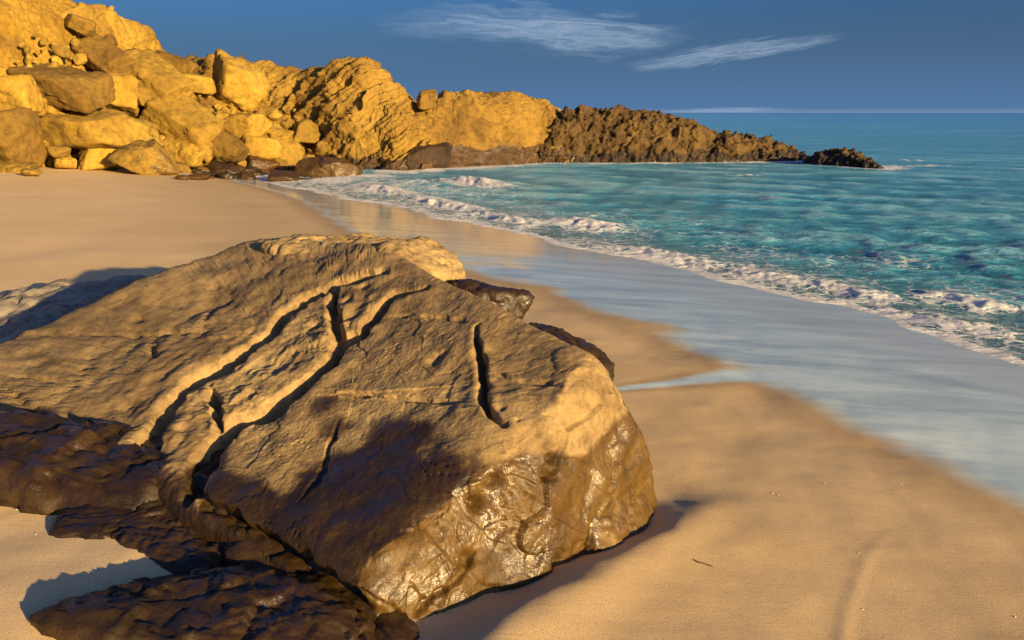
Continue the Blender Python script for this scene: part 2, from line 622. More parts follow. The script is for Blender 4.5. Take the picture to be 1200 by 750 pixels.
for i in range(64):
    lam = 0.28 * (3.6 / 0.28) ** (i / 63.0)
    th = base_dir + rs.normal() * (0.85 if lam < 2.0 else 0.5)
    k = 2 * math.pi / lam
    A = 0.0026 * lam ** 0.40 * rs.uniform(0.6, 1.4)
    ph = rs.uniform(0, 6.28)
    fade = sstep(1.7, 3.6, lam / spacing)
    arg = k * (X * math.cos(th) + Y * math.sin(th)) + ph + 1.3 * np.sin(0.37 * X + 1.7 * i + 0.2 * Y) + 1.1 * np.sin(0.31 * Y + 2 * i - 0.25 * X)
    s, c_ = np.sin(arg), np.cos(arg)
    dz += A * fade * s
    dxx += 0.45 * A * fade * c_ * math.cos(th)
    dyy += 0.45 * A * fade * c_ * math.sin(th)
# irregular wind chop: stretched ridged noise
uw = X * math.cos(base_dir) + Y * math.sin(base_dir)
vw = -X * math.sin(base_dir) + Y * math.cos(base_dir)
wx = 0.8 * fbm(np.column_stack([XY * 0.5, np.full(len(X), 4.0)]), 2)
for k_, (f_, a_) in enumerate(((0.28, 0.036), (0.62, 0.034), (1.35, 0.026), (2.9, 0.014), (5.5, 0.006))):
    q_ = np.column_stack([uw * f_ + 0.5 * wx, vw * f_ * 0.42 + 0.3 * wx, np.full(len(X), 3.7 * k_)])
    n_ = perlin(q_)
    n_ = 0.5 * n_ + 0.5 * (0.6 - 1.6 * np.abs(perlin(q_ * 1.13 + 9.1)))
    dz += a_ * n_ * sstep(1.5, 3.0, 1.0 / f_ / spacing)
att = sstep(0.0, 3.5, sd) * gust * 1.15
att = att * (0.12 + 0.88 * sstep(0, 3.0, sd))
P3 = np.column_stack([XY, np.zeros(len(X))])
# breaking bores running parallel to the shore
along = sd_par * 60
wob = 0.55 * fbm(np.column_stack([along * 0.35, np.zeros(len(X)), np.zeros(len(X))]), 3)
foam = np.zeros(len(X))
bore = np.zeros(len(X))
turb = fbm(P3 * 2.3 + 5, 4)
turb2 = fbm(P3 * 7.0 + 1, 3)
nrm = np.array([0.84, 0.54])
tan = np.array([-0.54, 0.84])
for px, py, hgt, ln, wf, wb in ((775, 297, 0.10, 0.85, 0.40, 0.6), (690, 262, 0.12, 1.2, 0.42, 0.7), (815, 306, 0.06, 0.6, 0.2, 0.5), (900, 322, 0.06, 0.9, 0.25, 0.7), (1000, 340, 0.06, 0.9, 0.22, 0.6), (1140, 352, 0.07, 0.8, 0.22, 0.6),
                                (1085, 372, 0.07, 0.9, 0.2, 0.6), (600, 256, 0.10, 1.3, 0.25, 0.7), (520, 238, 0.12, 2.2, 0.3, 0.8), (450, 222, 0.14, 2.5, 0.35, 0.9), (560, 214, 0.16, 2.0, 0.4, 1.2)):
    c0 = at_z(px, py, 0.05)[:2]
    q = (XY - c0) @ nrm + 0.25 * turb + 0.3 * wob
    l_ = (XY - c0) @ tan
    on = np.exp(-(l_ / ln) ** 2)
    prof = np.where(q < 0, np.exp(-(q / wf) ** 2), np.exp(-(q / wb) ** 2))
    bore += hgt * on * prof * np.clip(0.9 + 0.4 * turb + 0.05 * turb2, 0.3, 1.6)
    fr = np.where(q < 0, np.exp(-(q / (wf * 2.4)) ** 2), np.exp(-(q / (wb * 0.42)) ** 2))
    foam = np.maximum(foam, np.clip(on * 1.5, 0, 1) * fr * min(1.2, 0.65 + hgt * 4.5))
# sheet of foam between the bore and the waterline
lobe = 0.045 * fbm(P3 * 0.42 + 3, 3) * np.exp(-(sd / 2.0) ** 2)
edge = (0.012 + lobe - beach_profile(sd)) * 9 + 0.05 * fbm(P3 * 1.3, 3)
turbl = fbm(P3 * 0.45 + 13, 3)
sheet = sstep(-0.05, 0.05, edge) * (1 - sstep(0.3, 2.6, edge - 0.6 * turb - 1.6 * turbl))
foam = np.maximum(foam, 0.42 * sstep(0, .3, edge) * (1 - sstep(0.8, 6.5, edge - 1.2 * turb - 3.0 * turbl)))
foam = np.maximum(foam, 0.72 * sheet * (0.75 + 0.5 * turb))
foam = np.maximum(foam, 1.05 * np.exp(-((edge - 0.05) / 0.17) ** 2))
far_sh = sstep(17, 30, Y) * (1 - sstep(2.5, 7.5, sd - 0.8 * turb)) * (X < 2)
foam = np.maximum(foam, 0.72 * far_sh * (0.7 + 0.6 * turb))
# wash at the foot of the headland
hd, ht = seg_dist(XY, HEAD_BASE)
washn = 0.6 + 0.9 * fbm(np.column_stack([ht * 30, np.zeros(len(X)), np.zeros(len(X))]), 3)
wash = np.exp(-(hd / (0.9 + 0.7 * np.clip(washn, 0, 2))) ** 2) * np.clip(0.55 + washn * 0.8, 0, 1.3)
foam = np.maximum(foam, wash)
for (px, py, rr) in ((1068, 189, 0.55), (1090, 195, 0.8), (1052, 196, 0.6), (870, 206, 0.5), (540, 212, 1.0), (480, 214, 0.9), (905, 233, 0.4)):
    c0 = at_z(px, py, 0)
    dd = np.sqrt(((X - c0[0]) / (rr * 1.6)) ** 2 + ((Y - c0[1]) / rr) ** 2)
    foam = np.maximum(foam, 0.85 * np.exp(-dd ** 2) * (0.8 + 0.8 * turb))
    bore += 0.04 * np.exp(-dd ** 2) * (1 + turb)
crest = sstep(0.10, 0.22, dz * att) * sstep(0.05, 0.5, turb) * 0.35
foam = np.maximum(foam, crest * (R < 90))
Zs = dz * att + bore * sstep(0.1, 0.9, sd) + 0.014 * sstep(0.35, 0.8, foam) * (0.8 + turb2) * sstep(0.0, 0.3, sd) * (R < 60) + 0.012 + lobe
Xs = X + dxx * att
Ys = Y + dyy * att
m_sea, T = new_mat('sea_water')
geo = T.n('ShaderNodeNewGeometry')
P = geo.outputs['Position']
fo = attr(T, 'foam')
dist = T.vmath('LENGTH', P)
depth = attr(T, 'offshore')
fw = T.noise(P, 1.1, 4, 0.6)
Pw = T.vmath('ADD', P, T.vmath('MULTIPLY', T.vmath('SUBTRACT', fw.outputs['Color'], (0.5, 0.5, 0.5)), (0.9, 0.9, 0)))
vor = T.n('ShaderNodeTexVoronoi', ins={'Vector': Pw, 'Scale': 3.2})
vor.feature = 'DISTANCE_TO_EDGE'
vor2 = T.n('ShaderNodeTexVoronoi', ins={'Vector': Pw, 'Scale': 9.0})
vor2.feature = 'DISTANCE_TO_EDGE'
lace = T.math('MAXIMUM', T.maprange(vor.outputs['Distance'], 0.0, 0.22, 1.0, 0.0), T.math('MULTIPLY', T.maprange(vor2.outputs['Distance'], 0.0, 0.25, 1.0, 0.0), 0.75))
fn = T.noise(P, 5.0, 6, 0.7)
fsum = T.math('ADD', fo, T.math('MULTIPLY', T.math('SUBTRACT', lace, 0.55), 0.55))
fsum = T.math('ADD', fsum, T.math('MULTIPLY', T.math('SUBTRACT', fn.outputs[0], 0.5), 0.9))
fm = T.maprange(fsum, 0.42, 0.78)
bigp = T.noise(T.n('ShaderNodeMapping', ins={'Vector': P, 'Scale': (0.08, 0.25, 1)}).outputs[0], 1.0, 4, 0.6)
wc = T.ramp(T.maprange(dist, 8, 260, smooth=False), [(0.0, (0.05, 0.32, 0.47)), (0.12, (0.085, 0.42, 0.68)), (0.5, (0.085, 0.38, 0.70)), (1.0, (0.075, 0.33, 0.72))])
wc = T.mix(0.8, wc, T.ramp(bigp.outputs[0], [(0.35, (0.85, 0.88, 0.92)), (0.65, (1.12, 1.1, 1.06))]), 'MULTIPLY')
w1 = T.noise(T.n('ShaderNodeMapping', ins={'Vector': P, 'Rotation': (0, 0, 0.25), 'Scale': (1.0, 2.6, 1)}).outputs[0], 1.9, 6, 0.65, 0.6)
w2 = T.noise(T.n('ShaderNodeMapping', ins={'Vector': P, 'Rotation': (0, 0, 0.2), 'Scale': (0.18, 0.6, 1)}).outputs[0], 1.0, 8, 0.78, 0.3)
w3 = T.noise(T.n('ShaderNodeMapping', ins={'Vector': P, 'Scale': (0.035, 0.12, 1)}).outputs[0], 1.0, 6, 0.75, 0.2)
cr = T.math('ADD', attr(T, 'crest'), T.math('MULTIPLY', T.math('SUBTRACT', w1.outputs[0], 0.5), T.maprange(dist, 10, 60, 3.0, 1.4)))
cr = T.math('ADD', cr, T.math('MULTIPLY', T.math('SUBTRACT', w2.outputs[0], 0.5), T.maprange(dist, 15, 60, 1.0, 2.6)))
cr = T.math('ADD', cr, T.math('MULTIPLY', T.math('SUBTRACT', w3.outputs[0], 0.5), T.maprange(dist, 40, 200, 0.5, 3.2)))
wc = T.mix(1.0, wc, T.ramp(T.maprange(cr, -0.8, 1.1, smooth=False), [(0.1, (0.72, 0.80, 0.82)), (0.42, (1.05, 1.05, 1.05)), (0.62, (1.8, 1.35, 1.2)), (0.85, (4.0, 1.8, 1.5))]), 'MULTIPLY')  # thin crests paler, with sky-reflection highlights painted into the base colour
wc = T.mix(T.maprange(depth, 0.0, 3.0, 0.6, 0.0), wc, (0.14, 0.22, 0.22))
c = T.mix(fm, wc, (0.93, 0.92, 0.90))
rough = T.maprange(fm, 0, 1, 0.12, 0.8, smooth=False)
b0 = T.n('ShaderNodeBump', ins={'Height': w2.outputs[0], 'Strength': 0.6, 'Distance': 1.0})
b1 = T.n('ShaderNodeBump', ins={'Height': w1.outputs[0], 'Strength': 0.9, 'Distance': 0.42, 'Normal': b0.outputs[0]})
b2 = T.n('ShaderNodeBump', ins={'Height': T.math('MULTIPLY', fn.outputs[0], fm), 'Strength': 0.5, 'Distance': 0.035, 'Normal': b1.outputs[0]})
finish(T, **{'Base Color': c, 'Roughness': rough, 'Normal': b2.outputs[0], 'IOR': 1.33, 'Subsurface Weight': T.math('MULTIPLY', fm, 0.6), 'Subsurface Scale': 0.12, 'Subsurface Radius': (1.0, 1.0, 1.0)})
sea_faces = grid_faces(len(rad), len(ang))[:, ::-1]
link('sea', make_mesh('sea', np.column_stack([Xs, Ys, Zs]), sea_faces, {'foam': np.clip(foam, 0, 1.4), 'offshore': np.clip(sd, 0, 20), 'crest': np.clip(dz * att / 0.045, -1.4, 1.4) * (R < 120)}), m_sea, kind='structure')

# ------------------------------------------------------------------ the big foreground boulder
C0 = np.array([-0.80, 4.35, 0.50])
gx, gy = 0.40 * 0.58, 0.40 * 0.81
PL = [
    ((-gx, -gy, 1.0), (-0.47, 3.00, 0.75)),        # top slab
    ((0.50, -0.80, 0.33), (-0.157, 3.19, 0.40)),   # seaward face
    ((0.77, -0.63, 0.12), (0.53, 3.80, 0.40)),
    ((0.34, -0.42, 0.84), (0.27, 3.72, 1.17)),     # shoulder between them
    ((0.75, 0.52, 0.40), (0.17, 4.56, 1.40)),       # end by the water
    ((0.42, 0.77, 0.48), (-1.72, 6.50, 1.62)),     # back
    ((-0.58, 0.62, 0.53), (-3.05, 6.42, 1.20)),    # back left
    ((-0.50, -0.76, 0.42), (-1.57, 3.66, 0.71)),   # landward foot
    ((-0.90, -0.1, 0.40), (-4.6, 5.4, 0.8)),
    ((0, 0, -1.0), (0, 0, -0.5)),
]
BN = np.array([p[0] for p in PL], float)
BN /= np.linalg.norm(BN, axis=1, keepdims=True)
BH = np.array([n @ (np.array(p[1]) - C0) for n, p in zip(BN, PL)])
BP = 26.0


def big_hit(px, py):
    d = ray(px, py)
    o = np.array([0, 0, H])
    t = np.linspace(1.5, 12, 3000)
    Q = o + t[:, None] * d - C0
    L = np.linalg.norm(Q, axis=1)
    ins = L < star_r(Q / L[:, None], BN, BH, BP)
    k = np.argmax(ins)
    if not ins.any():
        k = np.argmin(L / star_r(Q / L[:, None], BN, BH, BP))
    return o + t[k] * d


def trace(pts):
    return np.array([big_hit(*p) for p in pts])


n = 720
g = np.linspace(-1, 1, n)
U, Vv = np.meshgrid(g, g, indexing='ij')
rr = np.maximum(np.abs(U), np.abs(Vv))
L2 = np.sqrt(U * U + Vv * Vv) + 1e-9
ud, vd = U / L2 * rr, Vv / L2 * rr
rho = np.sqrt(ud ** 2 + vd ** 2)
th = (0.72 * rho + 0.28 * rho ** 2) * math.radians(112)
axis = np.array([0.12, -0.55, 0.83])
axis /= np.linalg.norm(axis)
e1 = np.cross([0, 1, 0], axis)
e1 /= np.linalg.norm(e1)
e2 = np.cross(axis, e1)
ph = np.arctan2(vd, ud)
D = (np.cos(th)[..., None] * axis + (np.sin(th) * np.cos(ph))[..., None] * e1 + (np.sin(th) * np.sin(ph))[..., None] * e2).reshape(-1, 3)
r = star_r(D, BN, BH, BP)
V = (C0 + D * r[:, None]).astype(np.float32)
Fb = grid_faces(n, n)
N = vnormals(V, Fb)
if (N * D).sum(1).mean() < 0:
    Fb = Fb[:, ::-1].copy()
    N = -N
disp = np.zeros(len(V), np.float32)
Vw = V + 0.035 * np.stack([fbm(V * 2.3 + s, 3) for s in (0, 31, 67)], 1)
Vw2 = V + 0.018 * np.stack([fbm(V * 6 + s, 3) for s in (5, 36, 60)], 1)
side_face = sstep(0.45, 0.75, np.maximum(N @ BN[1], N @ BN[2]))      # seaward face weight
topw = sstep(0.75, 0.93, N @ BN[0])
# broad undulation
disp += 0.045 * fbm(V * 0.9 + 3, 3) + 0.014 * fbm(V * 2.7, 3, 0.45)


lb, _ = seg_dist(V, np.array([[-2.9, 6.8, 1.45], [-3.5, 6.3, 1.15], [-4.1, 5.7, 0.85]]))
disp += 0.04 * np.exp(-(lb / 0.75) ** 2)


Vw3 = Vw + 1.3 * (Vw2 - V)


def crevice(pts, depth, w, wend=0.4, warp=Vw3, lip=0.0, d_end=0.3):
    global disp
    poly = trace(pts)
    lo, hi = poly.min(0) - 4 * w - 0.05, poly.max(0) + 4 * w + 0.05
    k = np.nonzero(((V > lo) & (V < hi)).all(1))[0]
    d, t = seg_dist(warp[k], poly)
    tap = sstep(0, wend, t) * (1 - sstep(1 - wend, 1, t)) if wend > 0 else 1.0
    tap = d_end + (1 - d_end) * tap
    ww = w * (0.6 + 0.4 * tap) * (0.62 + 0.62 * t) * (1 + 0.55 * fbm(np.column_stack([t * 9 + depth * 50, t * 0, t * 0]), 2))
    ww = np.maximum(ww, 0.018)
    prof = 1 - sstep(0.25, 1.0, d / ww)
    disp[k] -= depth * tap * prof
    if lip:
        disp[k] += lip * tap * np.exp(-((d - 1.6 * ww) / (0.9 * ww)) ** 2)


crevice([(452, 322), (425, 326), (395, 332), (360, 350), (335, 372), (312, 398), (295, 412), (262, 438), (230, 452), (205, 475), (188, 500), (172, 540), (165, 562)], 0.20, 0.085, 0.12, lip=0.010, d_end=0.5)
crevice([(500, 338), (462, 345), (445, 362), (425, 392), (398, 402), (385, 425), (352, 455), (318, 482), (280, 498), (258, 515), (240, 540), (228, 580)], 0.20, 0.085, 0.12, lip=0.010, d_end=0.5)
crevice([(395, 332), (388, 352), (392, 375), (400, 402)], 0.12, 0.05, 0.1)
crevice([(256, 440), (250, 460), (257, 478), (255, 510)], 0.10, 0.045, 0.2)
crevice([(560, 382), (557, 400), (563, 425), (568, 450), (566, 470), (575, 490), (590, 500)], 0.10, 0.036, 0.25, warp=Vw2, lip=0.008, d_end=0.3)
crevice([(235, 585), (300, 625), (350, 655), (400, 690), (440, 728)], 0.10, 0.06, 0.1)
# thin joints
for pts, dp, w_ in (
    ([(20, 398), (60, 395), (150, 394), (230, 392), (290, 390)], 0.035, 0.016),
    ([(150, 394), (165, 378), (175, 365)], 0.03, 0.014),
    ([(240, 390), (244, 375), (250, 360)], 0.025, 0.012),
    ([(182, 395), (181, 412), (186, 428)], 0.025, 0.012),
    ([(125, 398), (105, 430), (88, 455), (70, 485)], 0.022, 0.012),
    ([(10, 445), (60, 452), (105, 460)], 0.025, 0.014),
    ([(0, 455), (15, 468), (40, 485), (60, 505)], 0.04, 0.02),
    ([(400, 463), (450, 465), (500, 470), (555, 478)], 0.028, 0.014),
    ([(445, 372), (480, 368), (520, 372), (560, 380)], 0.022, 0.014),
    ([(398, 490), (385, 520), (378, 545), (368, 565), (350, 590)], 0.022, 0.014),
    ([(562, 430), (600, 445), (640, 450), (680, 470)], 0.02, 0.014),
    ([(480, 730), (510, 700), (535, 680), (560, 640)], 0.03, 0.02),
):
    crevice(pts, dp * 1.1, max(w_ * 1.5, 0.028), 0.3, warp=Vw2, d_end=0.15)
# step up across bedding joints: slab A sits higher than the middle rib, ledges catch the sun
for pts, hgt in (([(20, 398), (150, 394), (290, 390)], 0.02), ([(400, 463), (500, 470), (555, 478)], 0.015)):
    poly = trace(pts)
    d, t = seg_dist(Vw2, poly)
    up = (Vw2 - poly[0]) @ np.array([0.2, 0.95, 0.25])
    disp += hgt * np.exp(-(d / 0.10) ** 2) * np.sign(up) * sstep(0.008, .03, d) * 0.6


def dent(px, py, rad_, depth, sq=1.0):
    global disp
    c0 = big_hit(px, py)
    d = np.linalg.norm(Vw2 - c0, axis=1) / rad_
    disp -= depth * np.exp(-d ** 2 * 1.2)


for q in ((510, 425, .05, .035), (518, 418, .03, .03), (590, 484, .022, .03), (400, 375, .05, .05), (408, 352, .035, .04), (372, 380, .05, .05), (425, 335, .05, .045), (448, 318, .04, .03),
          (300, 452, .05, .035), (565, 592, .035, .06), (578, 560, .04, .04), (645, 535, .03, .045), (655, 660, .05, .07), (548, 655, .04, .04), (640, 490, .012, .02), (655, 470, .012, .02), (610, 495, .014, .02), (640, 560, .035, .05)):
    dent(*q)
# lumpy rib between the crevices
rib = trace([(430, 350), (380, 395), (320, 440), (280, 475), (220, 500), (200, 550)])
d, t = seg_dist(V, rib)
disp += np.exp(-(d / 0.16) ** 2) * (0.015 + 0.035 * fbm(V * 5, 3))
# flaky grain on the landward slab, running along the slope
A1 = np.array([0.55, 0.80, 0.22]); A1 /= np.linalg.norm(A1)
A2 = np.cross(BN[0], A1)
lp = np.column_stack([V @ A1 * 2.6, V @ A2 * 6.5, V @ BN[0] * 6.0]) + 0.5 * fbm(V * 1.8 + 6, 3)[:, None]
flake = fbm(lp, 5, 0.6, ridged=True)
flw = 0.10 + 0.75 * sstep(0.0, 1.2, -1.0 - V[:, 0] + 0.45 * (V[:, 1] - 4.6) + 0.3 * fbm(V * 1.1 + 2, 2))
disp += topw * flw * 0.015 * flake
f1, f2, cid = worley(V * np.array([2.0, 2.0, 3.5]) + 0.4 * np.stack([fbm(V * 2 + s, 2) for s in (1, 2, 3)], 1))
disp += 0.022 * (cid - 0.5) * sstep(0.0, 0.10, f2 - f1) * (0.15 + 0.85 * side_face)
# rough, pitted seaward face
sl = sstep(0.15, 0.6, side_face) * (1 - sstep(0.75, 1.15, V[:, 2]))
fl = np.column_stack([V @ np.array([0.75, 0.45, 0.45]) * 2.0, V @ np.array([-0.3, -0.35, 0.9]) * 5.5, V @ np.array([0.6, -0.8, 0.1]) * 4])
disp += side_face * 0.012 * fbm(fl + 4, 4, 0.5)
ws = 0.12 * np.stack([fbm(V * 2.5 + k_, 2) for k_ in (3, 13, 23)], 1)
disp += side_face * (0.05 * facet((V + ws) * np.array([1.8, 1.8, 1.4])) + 0.030 * fbm(V * 2.6 + 19, 3, 0.45) + 0.009 * facet((V + ws * 0.5) * 6.5 + 5))
p1, p2, _ = worley(V * 9.0)
disp -= side_face * 0.024 * (1 - sstep(0.1, 0.42, p1)) * sstep(0.0, 0.5, fbm(V * 1.9 + 40, 2))
# fine relief everywhere
disp += (1 - side_face) * (0.006 * facet(Vw2 * 3.3 + 2) + 0.0015 * facet(Vw2 * 9.0 + 7))
disp += 0.0035 * fbm(V * 9, 4, 0.55) + 0.0014 * fbm(V * 42, 3, 0.6)
pit = sstep(0.15, 0.6, fbm(V * 1.7 + 71, 3))
q1, q2, _ = worley(V * 26.0)
disp -= 0.009 * pit * (1 - sstep(0.1, 0.4, q1))
V2 = V + N * disp[:, None]
# undercut along the foot
foot = sstep(0.75, 0.35, V2[:, 2])
V2 -= N * (0.02 * foot * (0.5 + fbm(V * 2.2, 2)))[:, None]
# wetness: lower landward half of the seaward block and everything near the sand
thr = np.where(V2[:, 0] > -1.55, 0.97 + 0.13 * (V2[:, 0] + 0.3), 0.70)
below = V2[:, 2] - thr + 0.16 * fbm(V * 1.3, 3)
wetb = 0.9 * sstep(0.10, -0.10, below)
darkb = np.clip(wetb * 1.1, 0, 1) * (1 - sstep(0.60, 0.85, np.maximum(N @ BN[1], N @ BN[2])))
boulder = bpy.data.objects.new('boulder', None)
boulder.location = (-0.8, 4.4, 0.5)
boulder['label'] = 'huge cracked brown sandstone boulder with two deep crevices, filling the foreground beach'
boulder['category'] = 'boulder'
col.objects.link(boulder)
off = np.array([-0.8, 4.4, 0.5])
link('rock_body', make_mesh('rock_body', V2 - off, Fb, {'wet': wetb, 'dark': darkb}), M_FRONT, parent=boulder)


# ------------------------------------------------------------------ faceted rocks
BOX = [(1, 0, 0), (-1, 0, 0), (0, 1, 0), (0, -1, 0), (0, 0, 1), (0, 0, -1)]


def facet_rock(seed, half, kind='block', rotd=(0, 0, 0), n=20, p=16, rough=1.0, wet=0.0, wetz=None, chips=8, centre=(0, 0, 0), dark=0.0, chisel=0.07):
    """closed rock in local coordinates: planes round an ellipsoid / box, rounded edges, chipped and weathered"""
    rg = np.random.RandomState(seed)
    half = np.array(half, float)
    Nn, hh = [], []
    if kind in ('block', 'slab'):
        for b in BOX:
            v = np.array(b, float) + rg.normal(size=3) * (0.13 if kind == 'slab' else 0.20)
            v /= np.linalg.norm(v)
            Nn.append(v)
            hh.append(1.0 * rg.uniform(0.9, 1.0))
        for _ in range(chips):
            v = rg.normal(size=3)
            v /= np.linalg.norm(v)
            v = np.sign(v) * np.abs(v) ** 0.7
            v /= np.linalg.norm(v)
            Nn.append(v)
            hh.append(rg.uniform(1.02, 1.25))
    elif kind == 'wedge':
        base = [(0, 0, -1), (0.75, -0.35, 0.62), (-0.78, -0.45, 0.55), (0.1, -0.85, 0.35), (0.1, 0.9, 0.4), (-0.9, 0.2, 0.1), (0.9, 0.2, 0.1)]
        for b in base:
            v = np.array(b, float) + rg.normal(size=3) * 0.14
            v /= np.linalg.norm(v)
            Nn.append(v)
            hh.append(0.72 if b[2] > 0.3 else 0.92)
        for _ in range(chips // 2):
            v = rg.normal(size=3)
            v /= np.linalg.norm(v)
            Nn.append(v)
            hh.append(rg.uniform(0.9, 1.1))
    else:
        for _ in range(chips + 14):
            v = rg.normal(size=3)
            v /= np.linalg.norm(v)
            Nn.append(v)
            hh.append(rg.uniform(0.82, 1.0))
        Nn += [np.array((0, 0, -1.0)), np.array((0, 0, 1.0)), np.array((1, 0, 0.)), np.array((-1., 0, 0)), np.array((0, 1., 0)), np.array((0, -1., 0))]
        hh += [0.9] * 6
    Nn, hh = np.array(Nn), np.array(hh)
    D, Fq = cube_sphere(n)
    r = star_r(D, Nn, hh, p)
    V = D * r[:, None] * half
    V = V @ rot(*rotd).T
    N = vnormals(V, Fq)
    s = float(np.mean(half))
    o = rg.uniform(0, 50, 3)
    q = V / s
    d = rough * s * (0.055 * fbm(q * 1.2 + o, 3) + 0.030 * fbm(q * 3.2 + o, 3, 0.55, ridged=True) + 0.012 * fbm(q * 9 + o, 3))
    d += chisel * s * (0.6 * facet(q * 1.3 + o + 0.2 * fbm(q * 2, 2)[:, None]) + 0.3 * facet(q * 3.5 + o))
    f1, f2, cid = worley(q * 1.1 + o + 0.3 * fbm(q * 2 + o, 2)[:, None])
    d -= rough * s * 0.05 * (1 - sstep(0.0, 0.10, f2 - f1)) * (cid > 0.35)
    V = V + N * d[:, None]
    w = np.full(len(V), wet)
    if wetz is not None:
        w = np.maximum(w, 0.9 * sstep(wetz + 0.25 * s, wetz - 0.1 * s, V[:, 2] + centre[2]))
    return V, Fq, {'wet': w, 'dark': np.full(len(V), float(dark))}


def rock(name, seed, centre, half, kind, rotd, mat, label, cat='boulder', group=None, parent=None, **kw):
    V, Fq, at = facet_rock(seed, half, kind, rotd, centre=centre, **kw)
    return link(name, make_mesh(name, V, Fq, at), mat, parent=parent, loc=centre, label=label, cat=cat, group=group)


# parts of the big boulder: cap block at the far top, toe wedges at the seaward foot
def child_rock(name, seed, px, py, Y, half, kind, rotd, **kw):
    c = at_y(px, py, Y)
    V, Fq, at = facet_rock(seed, half, kind, rotd, centre=c, **kw)
    return link(name, make_mesh(name, V, Fq, at), M_FRONT, parent=boulder, loc=c - off)


child_rock('cap_block', 12, 488, 326, 6.2, (0.40, 0.36, 0.27), 'block', (12, 14, 24), n=46, p=12, rough=0.8)
child_rock('cap_block', 15, 390, 312, 6.55, (0.60, 0.35, 0.22), 'slab', (12, 4, 12), n=46, p=12, rough=0.9)
child_rock('toe_block', 19, 694, 590, 4.02, (0.22, 0.40, 0.34), 'wedge', (0, -8, -24), n=46, p=12, rough=0.8, wet=0.6)
child_rock('toe_block', 27, 728, 612, 4.0, (0.13, 0.26, 0.26), 'wedge', (0, -12, -30), n=40, p=12, rough=0.8, wet=0.8)

# ------------------------------------------------------------------ rocks round the big boulder
rock('rock', 31, (-4.6, 7.55, 0.40), (1.55, 1.35, 0.30), 'slab', (6, -6, 20), M_SKYLIT, 'low grey slab lying in the blue shadow behind the big cracked boulder', 'rock', n=46, p=12)
rock('rock', 33, at_y(556, 364, 5.9), (0.26, 0.34, 0.22), 'block', (0, 25, 20), M_FRONT, 'wet dark rock tucked behind the top shoulder of the cracked boulder', 'rock', n=40, wet=0.8, dark=0.8)
rock('rock', 37, at_y(648, 420, 5.25), (0.46, 0.28, 0.20), 'round', (0, 24, -38), M_FRONT, 'long glossy wet rock leaning on the water side of the cracked boulder', 'rock', n=40, wet=0.9, dark=0.8)
LEDGE = 'dark wet ledge rocks at the foot of the boulder'
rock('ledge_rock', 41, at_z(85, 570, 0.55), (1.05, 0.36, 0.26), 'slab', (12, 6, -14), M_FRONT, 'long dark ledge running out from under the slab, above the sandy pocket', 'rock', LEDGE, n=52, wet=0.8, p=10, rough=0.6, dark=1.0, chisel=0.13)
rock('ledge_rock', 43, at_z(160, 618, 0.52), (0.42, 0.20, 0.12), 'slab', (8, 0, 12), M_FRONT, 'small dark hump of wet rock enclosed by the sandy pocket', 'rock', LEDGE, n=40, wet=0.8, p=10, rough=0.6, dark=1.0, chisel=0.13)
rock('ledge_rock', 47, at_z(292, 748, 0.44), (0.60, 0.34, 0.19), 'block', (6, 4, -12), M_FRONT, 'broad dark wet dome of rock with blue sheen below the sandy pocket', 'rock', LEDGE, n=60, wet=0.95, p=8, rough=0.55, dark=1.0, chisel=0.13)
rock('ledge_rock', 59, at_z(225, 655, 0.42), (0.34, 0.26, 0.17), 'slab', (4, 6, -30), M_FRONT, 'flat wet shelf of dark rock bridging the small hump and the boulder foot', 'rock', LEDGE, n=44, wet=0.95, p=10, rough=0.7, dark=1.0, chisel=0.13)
rock('ledge_rock', 53, at_z(330, 690, 0.40), (0.75, 0.16, 0.20), 'slab', (0, 8, -42), M_FRONT, 'narrow wet rib of rock squeezed along the boulder foot beside the dark dome', 'rock', LEDGE, n=50, wet=0.95, p=10, rough=0.7, dark=1.0, chisel=0.13)

